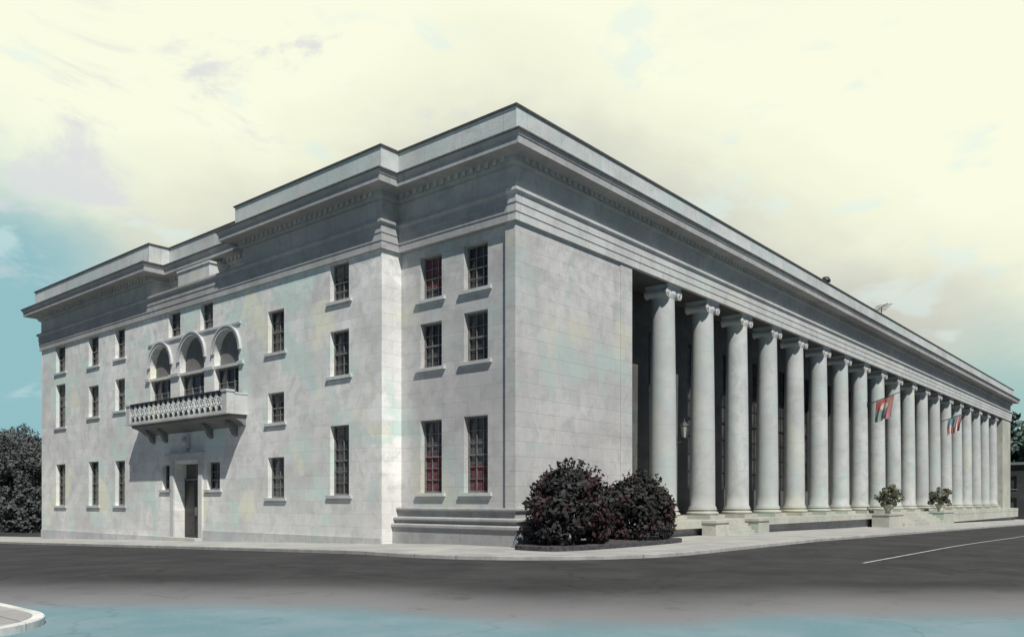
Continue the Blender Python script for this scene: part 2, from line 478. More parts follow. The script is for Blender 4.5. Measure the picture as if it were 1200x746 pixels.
# dentils
mb = MB(); pts_ = []
for i in range(len(mid_path)):      # toothed course, one moulding all the way round
    a, c_ = Vector(mid_path[i]), Vector(mid_path[(i+1) % len(mid_path)])
    d_ = (c_-a); ln = d_.length; d_.normalize(); o_ = Vector((-d_.y, d_.x))
    if i == 0 or i == len(mid_path)-1:
        continue                    # the unseen sides
    n_ = max(1, int((ln-.5)/.42)) if ln > 1.5 else 0
    s0 = a+o_*.2; pts_.append(tuple(a+o_*.2+d_*.2))
    for k in range(n_):
        q = .25+(ln-.5)*(k+.5)/n_
        for (t_, e) in ((q-.1, .2), (q-.1, .29), (q+.1, .29), (q+.1, .2)): pts_.append(tuple(a+d_*t_+o_*e))
    pts_.append(tuple(c_+o_*.2-d_*.2))
m_ = len(pts_)
mb.add([(x, y, z) for z in (15.84, 16.09) for x, y in pts_], [(k, k+1, m_+k+1, m_+k) for k in range(m_-1)])
for k in range(m_-3):
    (xa, ya), (xd, yd) = pts_[k], pts_[k+3]
mb.build('dentil_course', M['entab'], B)
mb = MB(); mb.box(-P+.02, .22, 22.3, 25.9, 14.724, 15.66); mb.box(-P-.04, .22, 22.22, 25.98, 15.665, 15.78); mb.build('attic_block', M['smooth'], B)
mb = MB(); mb.quad((.3, .3, 17.2), (XE-.3, .3, 17.2), (XE-.3, YE-.3, 17.2), (.3, YE-.3, 17.2)); 
mb.quad((-P+.3, Y1+.3, 17.19), (.5, Y1+.3, 17.19), (.5, 18.3, 17.19), (-P+.3, 18.3, 17.19)); mb.quad((-P+.3, 29.5, 17.19), (.5, 29.5, 17.19), (.5, YE-.3, 17.19), (-P+.3, YE-.3, 17.19))
mb.build('roof', M['roof'], B)

# ---- windows
def window(fc, u0, u1, z0, z1, depth=.34, cols=2, rows=4, sill=True, curtain=None, bar=.035, mid=True, sill_d=.10, fm='frame', blind=0):
    mb = MB(); d0, d1 = depth-.10, depth-.03; w = .08
    fc.box(mb, u0, u0+w, z0, z1, d0, d1); fc.box(mb, u1-w, u1, z0, z1, d0, d1)
    fc.box(mb, u0+w, u1-w, z0, z0+w*1.2, d0, d1); fc.box(mb, u0+w, u1-w, z1-w, z1, d0, d1)
    for i in range(1, cols):
        c = u0+w+(u1-u0-2*w)*i/cols; fc.box(mb, c-bar/2, c+bar/2, z0+w*1.2, z1-w, d0+.02, d1-.004)
    for i in range(1, rows):
        c = z0+w+(z1-z0-2*w)*i/rows; t = bar*(1.8 if (mid and i == rows//2) else 1)
        fc.box(mb, u0+w, u1-w, c-t/2, c+t/2, d0+(.0 if mid and i == rows//2 else .026), d1-.006)
    wo = mb.build('window', M[fm], B)
    g = MB(); g.quad(fc.pt(u0, z0, depth), fc.pt(u1, z0, depth), fc.pt(u1, z1, depth), fc.pt(u0, z1, depth))
    g.build('pane', M['glass'], wo)
    if curtain:
        c0, c1 = curtain; g = MB()
        n = 14
        for i in range(n):
            a, b_ = u0+w+(u1-u0-2*w)*i/n, u0+w+(u1-u0-2*w)*(i+1)/n
            da, db = depth-.012-.008*(i % 2), depth-.012-.008*((i+1) % 2)
            za, zb = z0+(z1-z0)*c0, z0+(z1-z0)*c1
            g.quad(fc.pt(a, za, da), fc.pt(b_, za, db), fc.pt(b_, zb, db), fc.pt(a, zb, da))
        g.build('curtain', M['curtain'], wo)
    if blind:
        g = MB(); g.quad(fc.pt(u0+w, z1-(z1-z0)*blind, depth-.012), fc.pt(u1-w, z1-(z1-z0)*blind, depth-.012), fc.pt(u1-w, z1-w, depth-.012), fc.pt(u0+w, z1-w, depth-.012))
        g.build('blind', M['blind'], wo)
    if sill:
        g = MB(); fc.box(g, u0-.24, u1+.24, z0-.15, z0-.003, -sill_d, .12)
        fc.box(g, u0-.18, u1+.18, z0-.24, z0-.153, -sill_d*.55, .1)
        g.build('sill', M['smooth'], wo)
    return wo

Lp = Facade('L', -P); Lb = Facade('L', .15); Rt = Facade('R', 0)
pav = []      # openings of the long left wall
def pw(u0, u1, z0, z1, **k): pav.append(((u0, u1, z0, z1, .34), k))
pw(9.50, 10.95, 11.55, 13.40, rows=4); pw(9.50, 10.95, 7.92, 10.12, rows=4); pw(9.50, 10.95, 2.15, 5.53, rows=6)
pw(14.82, 16.30, 9.68, 11.90, rows=4); pw(14.82, 16.30, 5.98, 7.57, rows=4); pw(14.82, 16.30, 2.03, 4.17, rows=4)
pw(21.85, 23.25, 11.85, 13.40, rows=3, sill=False); pw(25.6, 27.05, 11.90, 13.40, rows=3, sill=False)
pw(32.95, 34.38, 11.40, 13.40, rows=4); pw(32.95, 34.38, 7.90, 10.02, rows=4); pw(32.95, 34.38, 1.56, 4.55, rows=6)
pw(36.95, 38.55, 11.32, 13.40, rows=4); pw(36.95, 38.55, 7.76, 9.93, rows=4); pw(36.95, 38.55, 1.54, 4.62, rows=6)
pw(42.60, 44.30, 11.45, 13.40, rows=4); pw(42.60, 44.30, 7.35, 10.55, rows=6); pw(42.60, 44.30, 1.52, 4.60, rows=6)
pw(26.85, 27.85, 2.56, 4.10, rows=3); pw(21.1, 22.5, 2.53, 4.12, rows=3)
for i, (o, k) in enumerate(pav): window(Lp, *o[:4], blind={0: .4, 4: .3, 2: .22, 9: .5, 12: .35, 15: .3}.get(i, 0), **k)
DOOR = (23.35, 26.30, -.45, 4.12, .78)
ARCH = [(20.42, 1.28), (24.25, 1.42), (28.10, 1.30)]
SPR, CROWN = 10.25, None
holes = [o for o, k in pav]+[DOOR]
skips = [(c-r, c+r, 6.80, SPR+r+.02) for c, r in ARCH]
W = MB()
Lp.wall(W, Y1, YE, -1.6, 13.5, holes, skips)
AD = .40
for c, r in ARCH:
    zt = SPR+r+.02; n = 20
    arc = [(c+r*math.cos(math.pi*i/n), SPR+r*math.sin(math.pi*i/n)) for i in range(n+1)]
    for i in range(n):
        (a, za), (b_, zb) = arc[i], arc[i+1]
        W.quad(Lp.pt(a, za, 0), Lp.pt(a, zt, 0), Lp.pt(b_, zt, 0), Lp.pt(b_, zb, 0))
        W.quad(Lp.pt(a, za, 0), Lp.pt(b_, zb, 0), Lp.pt(b_, zb, AD), Lp.pt(a, za, AD))
    for u in (c-r, c+r):
        W.quad(Lp.pt(u, 6.8, 0), Lp.pt(u, SPR, 0), Lp.pt(u, SPR, AD), Lp.pt(u, 6.8, AD))
W.quad((-P, Y1, -1.6), (.16, Y1, -1.6), (.16, Y1, 13.5), (-P, Y1, 13.5))
W.quad((-P, YE, -1.6), (XE, YE, -1.6), (XE, YE, 13.5), (-P, YE, 13.5))
W.build('wall', M['ashlar'], B)
# arched windows
for c, r in ARCH:
    n = 20
    mb = MB()      # archivolt
    def ring(r0, r1, d0, d1):
        vs = []; fs = []
        for i in range(n+1):
            a = math.pi*i/n; ca, sa = math.cos(a), math.sin(a)
            vs += [Lp.pt(c+r0*ca, SPR+r0*sa, d0), Lp.pt(c+r1*ca, SPR+r1*sa, d0), Lp.pt(c+r1*ca, SPR+r1*sa, d1), Lp.pt(c+r0*ca, SPR+r0*sa, d1)]
        for i in range(n):
            for k in range(4): fs.append((i*4+k, i*4+(k+1) % 4, (i+1)*4+(k+1) % 4, (i+1)*4+k))
        mb.add(vs, fs)
    ring(r+.003, r+.17, -.07, .02); ring(r+.173, r+.27, -.12, .02)
    ao = mb.build('arched_window', M['smooth'], B)
    mb = MB()      # stone lunette closing the arch, shade painted in its dark tone
    vs = [Lp.pt(c, SPR, AD-.02)]+[Lp.pt(c+r*math.cos(math.pi*i/n), SPR+r*math.sin(math.pi*i/n), AD-.02) for i in range(n+1)]
    mb.add(vs, [(0, i+1, i+2) for i in range(n)])
    mb.quad(Lp.pt(c-r, 9.6, AD-.02), Lp.pt(c+r, 9.6, AD-.02), Lp.pt(c+r, SPR, AD-.02), Lp.pt(c-r, SPR, AD-.02))
    mb.build('lunette', M['painted_shade'], ao)
    mb = MB(); Lp.box(mb, c-r+.003, c+r-.003, 9.42, 9.58, .02, AD-.03); mb.build('transom', M['smooth'], ao)
    mb = MB(); d0, d1 = AD-.12, AD-.04
    for i in range(4):
        u = c-r+.06+(2*r-.12)*i/3; Lp.box(mb, u-.05, u+.05, 6.82, 9.42, d0, d1)
    for z in (6.84, 7.8, 8.6, 9.36): Lp.box(mb, c-r+.11, c+r-.11, z-.025, z+.025, d0+.02, d1-.01)
    mb.build('frame', M['frame'], ao)
    mb = MB(); mb.quad(Lp.pt(c-r, 6.8, AD-.03), Lp.pt(c+r, 6.8, AD-.03), Lp.pt(c+r, 9.5, AD-.03), Lp.pt(c-r, 9.5, AD-.03)); mb.build('pane', M['glass'], ao)
# impost course between the arches
es = [17.9]+[v for c, r in ARCH for v in (c-r, c+r)]+[30.3]
for a, b_ in zip(es[0::2], es[1::2]):
    mb = MB(); Lp.box(mb, max(a, 18.6), min(b_, 29.9), 9.42, 9.60, -.13, .02); mb.build('impost_course', M['smooth'], B)
mb = MB(); Lp.box(mb, 18.9, 29.6, 11.68, 11.80, -.08, .02); mb.build('string_course', M['smooth'], B)
mb = MB(); Lp.box(mb, Y1+.0, 23.0, -1.6, .16, -.06, .01); Lp.box(mb, 26.65, YE, -1.6, -.34, -.06, .01); mb.build('base_course', M['smooth'], B)
# door
mb = MB()
Lp.box(mb, DOOR[0]-.42, DOOR[0]-.003, -.9, 4.3, -.10, .02); Lp.box(mb, DOOR[1]+.003, DOOR[1]+.42, -.9, 4.3, -.10, .02)
Lp.box(mb, DOOR[0]-.5, DOOR[1]+.5, 4.305, 4.62, -.16, .02); Lp.box(mb, DOOR[0]-.6, DOOR[1]+.6, 4.625, 4.74, -.30, .02)
dr = mb.build('entrance', M['smooth'], B)
mb = MB()
for a, b_ in ((DOOR[0], 24.80), (24.85, DOOR[1])):
    Lp.box(mb, a+.02, b_, -.42, 3.1, DOOR[4]-.13, DOOR[4]-.05)
    for z0, z1 in ((-.2, .9), (1.1, 2.9)): Lp.box(mb, a+.2, b_-.2, z0, z1, DOOR[4]-.16, DOOR[4]-.12)
mb.build('door', M['door'], dr)
mb = MB(); Lp.box(mb, DOOR[0]+.02, DOOR[1]-.02, 3.12, 3.22, DOOR[4]-.17, DOOR[4]-.05); Lp.box(mb, 24.79, 24.86, 3.22, 4.1, DOOR[4]-.17, DOOR[4]-.05); mb.build('fanlight_frame', M['frame'], dr)
mb = MB(); mb.quad(Lp.pt(DOOR[0], -.45, DOOR[4]-.02), Lp.pt(DOOR[1], -.45, DOOR[4]-.02), Lp.pt(DOOR[1], 4.12, DOOR[4]-.02), Lp.pt(DOOR[0], 4.12, DOOR[4]-.02)); mb.build('fanlight', M['glass'], dr)
mb = MB(); mb.tube(Lp.pt(24.74, 1.0, DOOR[4]-.19), Lp.pt(24.74, 1.5, DOOR[4]-.19), .025); mb.tube(Lp.pt(24.91, 1.0, DOOR[4]-.19), Lp.pt(24.91, 1.5, DOOR[4]-.19), .025); mb.build('handle', M['frame'], dr)
mb = MB(); Lp.box(mb, 22.9, 26.75, -1.2, -.30, -.55, -.12); Lp.box(mb, DOOR[0]+.004, DOOR[1]-.004, -1.2, -.44, -.1, DOOR[4]-.05); mb.build('doorstep', M['smooth'], dr)
# balcony
BD = 1.25; by0, by1 = 18.25, 30.05
slab = MB(); mb = MB()
Lp.box(slab, by0, by1, 6.58, 6.69, -BD-.03, -.002)
sec = [(0, 6.577), (-.95, 6.577), (-.95, 6.46), (-.88, 6.42), (-.6, 6.34), (-.3, 6.2), (-.12, 6.02), (0, 5.98)]
vs = [Lp.pt(u, z, d) for u in (by0+.15, by1-.15) for d, z in sec]; m_ = len(sec)
mb.add(vs, [(k, (k+1), m_+k+1, m_+k) for k in range(m_-1)]+[tuple(range(m_)), tuple(range(m_, 2*m_))[::-1]])
bal = slab.build('balcony', M['smooth'], B); mb.build('balcony_soffit', M['painted_shade'], bal)  # soffit colour darkened to stand for the balcony's shade
for u in (by0+.02, by1-.5):
    mb = MB(); Lp.box(mb, u, u+.48, 6.693, 7.76, -BD, -BD+.42); Lp.box(mb, u-.04, u+.52, 7.763, 7.88, -BD-.05, -BD+.47)
    Lp.box(mb, u, u+.48, 6.693, 7.66, -BD+.425, -.003); Lp.box(mb, u-.03, u+.51, 7.663, 7.76, -BD+.475, -.003)
    mb.build('pedestal', M['smooth'], bal)
mb = MB(); Lp.box(mb, by0+.56, by1-.56, 7.79, 7.86, -BD-.02, -BD+.20); mb.build('handrail', M['iron'], bal)
mb = MB(); y = by0+.56; npan = 18; pw_ = (by1-by0-1.12)/npan; dz = (6.76, 7.78); dd = -BD+.08
for i in range(npan):
    a, b_ = y+i*pw_, y+(i+1)*pw_; c = (a+b_)/2; zc = sum(dz)/2
    mb.tube(Lp.pt(a, dz[0]-.06, dd), Lp.pt(a, dz[1], dd), .06, n=6)
    for (p, q) in (((a, dz[0]), (b_, dz[1])), ((a, dz[1]), (b_, dz[0]))):
        mb.tube(Lp.pt(*p, dd), Lp.pt(*q, dd), .044, n=5)
    k = 10
    for j in range(k):
        p0, p1 = 2*math.pi*j/k, 2*math.pi*(j+1)/k
        mb.tube(Lp.pt(c+.22*math.cos(p0), zc+.22*math.sin(p0), dd-.01), Lp.pt(c+.22*math.cos(p1), zc+.22*math.sin(p1), dd-.01), .045, n=5, cap=False)
Lp.box(mb, by0+.56, by1-.56, 6.694, 6.76, -BD+.02, -BD+.16)
mb.build('balustrade', M['parapet'], bal)
mb = MB(); Lp.box(mb, by0+.57, by1-.57, 6.70, 7.78, -BD+.15, -BD+.18); mb.build('balustrade_shade_panel', M['painted_shade'], bal)  # dark panel added behind the lattice, painting the balcony's shaded inside
mb = MB()
Lp.box(mb, 24.35, 25.05, 5.0, 5.75, -.16, .02); Lp.box(mb, 24.5, 24.9, 4.76, 4.996, -.22, .02)
mb.lathe([(.0, -.28), (.16, -.22), (.22, 0), (.16, .22), (.0, .28)], Lp.pt(24.7, 5.35, -.16), 12)
mb.build('cartouche', M['smooth'], B)
for u in (19.4, 22.0, 27.3, 28.9):
    mb = MB(); sec = [(-.003, 6.25), (-.60, 6.22), (-.56, 6.08), (-.34, 5.9), (-.18, 5.6), (-.003, 5.45)]
    vs = [Lp.pt(q, z, d) for q in (u-.18, u+.18) for d, z in sec]; m_ = len(sec)
    mb.add(vs, [(k, (k+1) % m_, m_+(k+1) % m_, m_+k) for k in range(m_)]+[tuple(range(m_)), tuple(range(m_, 2*m_))[::-1]])
    mb.build('console', M['painted_shade'], bal)  # console tone darkened too, painted balcony shade

# recessed corner bay
bay = [((4.44, 5.83, 11.05, 13.02, .36), dict(rows=4, curtain=(.30, 1.0))), ((1.66, 3.07, 11.05, 13.0, .36), dict(rows=4)),
       ((4.44, 5.83, 7.93, 9.98, .36), dict(rows=4)), ((1.66, 3.07, 7.93, 10.08, .36), dict(rows=4)),
       ((4.44, 5.83, 2.24, 5.55, .36), dict(rows=6, curtain=(.03, .56))), ((1.66, 3.07, 2.24, 5.56, .36), dict(rows=6, curtain=(.03, .38)))]
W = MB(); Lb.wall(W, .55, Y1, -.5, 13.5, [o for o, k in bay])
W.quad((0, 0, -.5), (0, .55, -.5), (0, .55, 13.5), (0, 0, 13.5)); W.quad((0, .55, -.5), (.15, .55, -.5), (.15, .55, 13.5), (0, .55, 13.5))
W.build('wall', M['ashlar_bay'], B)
for o, k in bay: window(Lb, *o[:4], depth=.36, cols=3, sill_d=.13, **k)
# corner pier, portico walls and far pier
W = MB(); X1, X2 = 8.94, 106.4
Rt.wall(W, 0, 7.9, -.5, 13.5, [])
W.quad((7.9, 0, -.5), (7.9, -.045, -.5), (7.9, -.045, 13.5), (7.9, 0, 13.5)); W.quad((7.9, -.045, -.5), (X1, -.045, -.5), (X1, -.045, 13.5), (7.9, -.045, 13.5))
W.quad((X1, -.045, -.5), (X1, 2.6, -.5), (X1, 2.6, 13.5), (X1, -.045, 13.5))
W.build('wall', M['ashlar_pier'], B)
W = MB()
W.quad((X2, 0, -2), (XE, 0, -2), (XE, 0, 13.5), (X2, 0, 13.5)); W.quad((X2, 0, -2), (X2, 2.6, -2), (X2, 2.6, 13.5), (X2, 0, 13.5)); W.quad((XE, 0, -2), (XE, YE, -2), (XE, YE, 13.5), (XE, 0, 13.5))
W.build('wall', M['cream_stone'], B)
# portico back wall: shade painted as dark stone, deepened by added tall openings
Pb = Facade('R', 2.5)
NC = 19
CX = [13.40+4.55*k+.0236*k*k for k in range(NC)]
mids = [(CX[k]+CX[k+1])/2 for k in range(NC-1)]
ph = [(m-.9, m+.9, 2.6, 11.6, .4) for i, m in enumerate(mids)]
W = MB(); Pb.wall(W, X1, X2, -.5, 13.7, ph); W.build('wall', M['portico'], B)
for o in ph: window(Pb, *o[:4], depth=.4, cols=3, rows=8, sill=False, fm='iron')  # added openings, deepening the painted shade behind the columns
mb = MB(); mb.box(X1, X2, 1.55, 2.6, 13.55, 13.7); mb.box(X1-.3, X2+.3, .101, 1.54, 13.438, 13.7); mb.build('portico_ceiling', M['portico'], B)  # soffit in the same darkened stone, painting shade under the architrave
# plinth of the corner pier and bay
mb = MB()
prof = [(-.2, 1.58), (.16, 1.58), (.19, 1.54), (.19, 1.48), (.07, 1.42), (.07, 1.16), (.32, 1.14), (.36, 1.10), (.36, 1.03), (.22, .97), (.22, .86), (.44, .83), (.50, .80), (.50, .70), (.41, .66), (.41, -.5), (-.2, -.5)]
mb.sweep(prof, [(9.02, 0), (0, 0), (0, Y1-.01)])
mb.build('plinth', M['grey_or_shade'], B)
# stylobate under the colonnade
ST = .82
mb = MB(); mb.box(9.05, 112.9, -.75, 2.48, ST-.32, ST); mb.box(9.05, 112.9, -.92, -.752, ST-.42, ST-.02); mb.box(66.52, 112.88, -.90, -.752, ST-1.25, ST-.425)
mb.build('stylobate', M['cream_stone'], B)
mb = MB(); mb.box(9.05, 112.8, -.50, 2.4, -2, ST-.323); mb.build('stylobate_base', M['cornice'], B)  # base tone darkened to extend the overhang's shadow
for xa, xb, st_ in ((16.2, 20.0, .2), (48.4, 62.2, .34)):
    mb = MB()
    for i in range(4):
        z1 = ST-.03-.2*(i+1)
        mb.box(xa, xb, -.94-st_*(i+1), -.94-st_*i-.002, -1.2, z1)
    mb.build('steps', M['cream_stone'], B)
for xa, xb, yo in ((14.6, 16.15, -1.75), (20.05, 21.6, -1.75), (44.2, 48.35, -2.25), (62.25, 66.5, -2.25)):
    mb = MB(); mb.box(xa, xb, yo, -.925, -1.2, ST-.14); mb.box(xa-.06, xb+.06, yo-.06, -.926, ST-.137, ST+.0); mb.build('cheek_block', M['cream_stone'], B)

# ---- columns
CY = .78
zt, zb = 13.435, ST
S = MB()
h0, h1 = zb+.62, zt-.80
prof = []
for i in range(15):
    t = i/14; r = .73-.11*(t**1.7)
    prof.append((r, h0+(h1-h0)*t))
prof = [(.80, h0-.02), (.80, h0+.06), (.73, h0+.16)]+prof[1:]+[(.62, h1+.02), (.62, h1+.08)]
S.lathe(prof, (0, 0, 0), 40)
Bs = MB(); Bs.box(-.95, .95, -.95, .95, zb+.003, zb+.24)
Bs.lathe([(.86, zb+.243)]+[(.84+.09*math.cos(a), zb+.34+.09*math.sin(a)) for a in [(-90+i*18)*math.pi/180 for i in range(11)]]+[(.79, zb+.45), (.77, zb+.50)]
         + [(.79+.055*math.cos(a), zb+.555+.05*math.sin(a)) for a in [(-90+i*18)*math.pi/180 for i in range(11)]]+[(.76, zb+.605)], (0, 0, 0), 36)
Cp = MB()
Cp.box(-.74, .74, -.70, .70, zt-.13, zt); Cp.box(-.70, .70, -.66, .66, zt-.2, zt-.133)
Cp.lathe([(.60, zt-.74), (.62, zt-.66), (.70, zt-.5), (.72, zt-.36), (.66, zt-.225)], (0, 0, 0), 32)
for sx_ in (-1, 1):
    cx_, cz_ = sx_*.60, zt-.43
    # bolster running front to back, pinched at its middle
    yy = [-.68, -.56, -.3, 0, .3, .56, .68]; rr = [.255, .24, .19, .16, .19, .24, .255]
    n = 20; vs = []
    for y_, r_ in zip(yy, rr):
        for i in range(n):
            a = 2*math.pi*i/n; vs.append((cx_+r_*math.cos(a), y_, cz_+r_*math.sin(a)))
    fs = [(k*n+i, k*n+(i+1) % n, (k+1)*n+(i+1) % n, (k+1)*n+i) for k in range(6) for i in range(n)]
    Cp.add(vs, fs, True); Cp.add(vs[:n], [tuple(range(n))]); Cp.add(vs[-n:], [tuple(range(n))[::-1]])
    # raised spiral on both faces
    for yf in (-.69, .69):
        pr = None
        for j in range(40):
            a = math.pi/2 - sx_*j*.36; r_ = .23*math.exp(-j*.052)
            q = (cx_+r_*math.cos(a), yf, cz_+r_*math.sin(a))
            if pr: Cp.tube(pr, q, .030*math.exp(-j*.02), n=5, cap=False)
            pr = q
        Cp.lathe([(.0, -.05), (.06, -.03), (.06, .03), (0, .05)], (cx_, yf, cz_), 8)
Cp.box(-.65, .65, -.65, .65, zt-.30, zt-.203)
for k, x in enumerate(CX):
    if k == 0:
        so = S.build('column', M['column'], B); so.location = (x, CY, 0)
        cap = Cp.build('capital', M['smooth'], so); bas = Bs.build('column_base', M['cream_stone'], so)
    else:
        o = so.copy(); col.objects.link(o); o.location = (x, CY, 0)
        for ch in (cap, bas):
            c2 = ch.copy(); col.objects.link(c2); c2.parent = o

# ------------------------------------------------------------------ things on the building
def lantern(loc, ang, label):
    t = empty('wall_lantern', label, 'lantern', loc, ang)
    mb = MB(); mb.box(0, .04, -.10, .10, -.3, .3); mb.tube((.03, 0, -.12), (.30, 0, .0), .025, n=6); mb.tube((.30, 0, 0), (.42, 0, .16), .025, n=6); mb.build('bracket', M['iron'], t)
    mb = MB(); mb.lathe([(.06, .14), (.14, .2), (.16, .22)], (.45, 0, 0), 6, False); mb.lathe([(.27, .84), (.25, .9), (.12, 1.05), (.05, 1.1), (.03, 1.25), (0, 1.28)], (.45, 0, 0), 6, False)
    for i in range(6):
        a = 2*math.pi*i/6
        mb.tube((.45+.15*math.cos(a), .15*math.sin(a), .2), (.45+.25*math.cos(a), .25*math.sin(a), .86), .022, n=5)
    mb.build('lantern_frame', M['iron'], t)
    mb = MB(); mb.lathe([(.13, .22), (.225, .84)], (.45, 0, 0), 6, False); mb.build('glass', M['lantern_glass'], t)
    return t
lantern((CX[0]+.50, CY-.52, 5.1), R(-48), 'black iron lantern bracketed to the first column beside the blank corner wall')

def flag(name, base, mat, label, w=2.0, drop=2.3, seed=0):
    t = empty(name, label, 'flag', base, 0, 'flags hung out from the colonnade')
    d = Vector((0, -.92, .30)).normalized()
    mb = MB(); mb.tube((0, 0, 0), d*2.9, .04, .03, 8); mb.lathe([(0, -.09), (.08, 0), (0, .09)], d*2.93, 10); mb.box(-.1, .1, -.02, .18, -.22, .22); mb.build('flag_pole', M['iron'], t)
    me = bpy.data.meshes.new('flag_cloth'); nu, nv = 28, 26; vs = []; fs = []; uvs = []
    r2 = random.Random(seed); ph = r2.random()*6
    for i in range(nu+1):
        u = i/nu
        for j in range(nv+1):
            v = j/nv
            q = d*(.75+w*u)
            sway = .20*math.sin(u*13+ph)*v + .12*math.sin(u*23+ph*2+v*2)*v
            # lower part gathers toward the building side of the drop
            q = Vector((q.x+sway, q.y*(1-.16*v)-.05*math.sin(v*5+ph)*v, q.z-.06-drop*v*(1-.10*abs(math.sin(u*6+ph)))))
            vs.append(q); uvs.append((u, v))
    for i in range(nu):
        for j in range(nv): fs.append((i*(nv+1)+j, (i+1)*(nv+1)+j, (i+1)*(nv+1)+j+1, i*(nv+1)+j+1))
    me.from_pydata(vs, [], fs); me.polygons.foreach_set('use_smooth', [True]*len(fs))
    ul = me.uv_layers.new(name='UVMap')
    for lp in me.loops: ul.data[lp.index].uv = uvs[lp.vertex_index]
    me.materials.append(mat); o = bpy.data.objects.new('flag_cloth', me); col.objects.link(o); o.parent = t
    return t
flag('flag', (CX[7]+.05, CY-.66, 10.0), flag_mat('flag_medallion', 'medallion'), 'red and teal flag with a cream centre, hung out from the columns nearer the corner', 1.5, 1.9, 3)
flag('flag', (CX[12]+.2, CY-.66, 10.4), flag_mat('flag_striped', 'stripes'), 'striped flag with a blue green canton, hung out from the columns farther along', 1.5, 1.8, 9)

# roof fittings
t = empty('roof_ventilator', 'small dark mushroom ventilator standing above the parapet of the long roof', 'ventilator', (41.9, 2.0, 17.2))
mb = MB(); mb.tube((0, 0, 0), (0, 0, 2.7), .2, n=12); mb.build('pipe', M['iron'], t)
mb = MB(); mb.lathe([(.22, 2.5), (.38, 2.58), (.38, 2.7), (.25, 2.95), (0, 3.02)], (0, 0, 0), 14); mb.build('hood', M['iron'], t)
t = empty('roof_aerial', 'thin rooftop aerial with crossed rods above the long cornice', 'aerial', (60.5, 3.0, 17.2))
mb = MB(); mb.tube((0, 0, 0), (0, 0, 4.0), .045, n=6); mb.build('mast', M['iron'], t)
mb = MB(); mb.tube((-1.5, .2, 3.3), (1.3, -.2, 4.6), .04, n=6)
for q in (-1.2, -.6, 0, .6, 1.1): mb.tube((q, -.75, 3.95+q*.46), (q, .75, 3.95+q*.46), .025, n=5)
mb.build('rods', M['iron'], t)
t = empty('vent_pipe', 'short pale vent pipe near the far end of the roof', 'vent pipe', (78.5, 1.6, 17.2))
mb = MB(); mb.tube((0, 0, 0), (0, 0, 1.9), .12, n=10); mb.build('pipe', M['frame'], t)
mb = MB(); mb.lathe([(.2, 1.9), (.2, 2.0), (.0, 2.15)], (0, 0, 0), 10); mb.build('cap', M['frame'], t)

# ------------------------------------------------------------------ planting
def leaf(mb, p, size, nrm=None, shade=.5):
    a = Vector((rng.gauss(0, 1), rng.gauss(0, 1), rng.gauss(0, 1)))
    if nrm is not None: a = a*.75+nrm*1.1
    if a.length < 1e-4: a = Vector((0, 0, 1))
    a.normalize(); t = a.orthogonal().normalized(); w = a.cross(t); an = rng.random()*6.28
    t, w = t*math.cos(an)+w*math.sin(an), w*math.cos(an)-t*math.sin(an)
    s = size*(.6+.8*rng.random()); l = s*1.5
    mb.add([p-t*l*.5, p+w*s*.42, p+t*l*.5+a*s*.12, p-w*s*.42], [(0, 1, 2, 3)]); mb.tint.append(cl(shade, 0, 1))

def clumps(mb, centres, per, size, squash=.85):
    """leaf clumps: centres = (point, radius)"""
    for c, r in centres:
        base = rng.random()*.55
        for _ in range(per):
            d = Vector((rng.gauss(0, 1), rng.gauss(0, 1), rng.gauss(0, 1))).normalized()
            k = r*(rng.random()**.35); p = c+Vector((d.x*k, d.y*k, d.z*k*squash))
            leaf(mb, p, size, d, base+.25*rng.random()+.2*max(0, d.z))

def shrub(label, loc, rx_, ry_, h, n, mat, seed):
    global rng; rng = random.Random(seed)
    t = empty('shrub', label, 'shrub', loc, 0, 'two clipped shrubs in the corner bed')
    st = MB()
    for i in range(9):
        a = rng.random()*6.28; k = .5+.4*rng.random()
        st.tube((.25*math.cos(a), .25*math.sin(a), -.1), (rx_*.6*math.cos(a)*k, ry_*.6*math.sin(a)*k, h*.6), .06, .025, 6)
    st.build('stems', M['bark'], t)
    mb = MB(); cs = []
    for i in range(n):
        u = rng.random(); a = rng.random()*6.28
        el = math.asin(rng.uniform(-.2, 1)); q = rng.uniform(.72, 1.0)
        lump = 1+.13*mnoise.noise(Vector((3*math.cos(a)+seed, 3*math.sin(a), 3*math.sin(el))))
        cs.append((Vector((rx_*math.cos(a)*math.cos(el)*q*lump, ry_*math.sin(a)*math.cos(el)*q*lump, h*(.46+.54*math.sin(el)*q*lump)*.95)), rng.uniform(.28, .46)))
        if i % 3 == 0:   # filling near the ground
            cs.append((Vector((rx_*.95*math.cos(a)*q, ry_*.95*math.sin(a)*q, h*rng.uniform(.06, .45))), rng.uniform(.3, .5)))
    clumps(mb, cs, 60, .15)
    for i in range(46):
        a = rng.random()*6.28; el = rng.uniform(.05, 1.5); q0 = Vector((rx_*.9*math.cos(a)*math.cos(el), ry_*.9*math.sin(a)*math.cos(el), h*(.46+.5*math.sin(el))))
        dr_ = (q0-Vector((0, 0, h*.35))).normalized()+Vector((0, 0, .35))
        for k in range(9): leaf(mb, q0+dr_*(.05*k)+Vector((rng.gauss(0, .035), rng.gauss(0, .035), rng.gauss(0, .035))), .12, None, .2+.6*rng.random())
    mb.build('foliage', mat, t)
dark_leaf = leaf_mat('shrub_leaf', (.012, .013, .013), (.060, .062, .058), (.058, .025, .030), .7)
mb = MB()
pts = []
for i in range(60):
    a = 2*math.pi*i/60; ca, sa = math.cos(a), math.sin(a)
    pts.append((3.2+4.9*math.copysign(abs(ca)**.5, ca), -2.3+1.45*math.copysign(abs(sa)**.5, sa)))
mb.add([(x, y, .16) for x, y in pts]+[(3.2, -2.3, .24)], [(i, (i+1) % 60, 60) for i in range(60)], True)
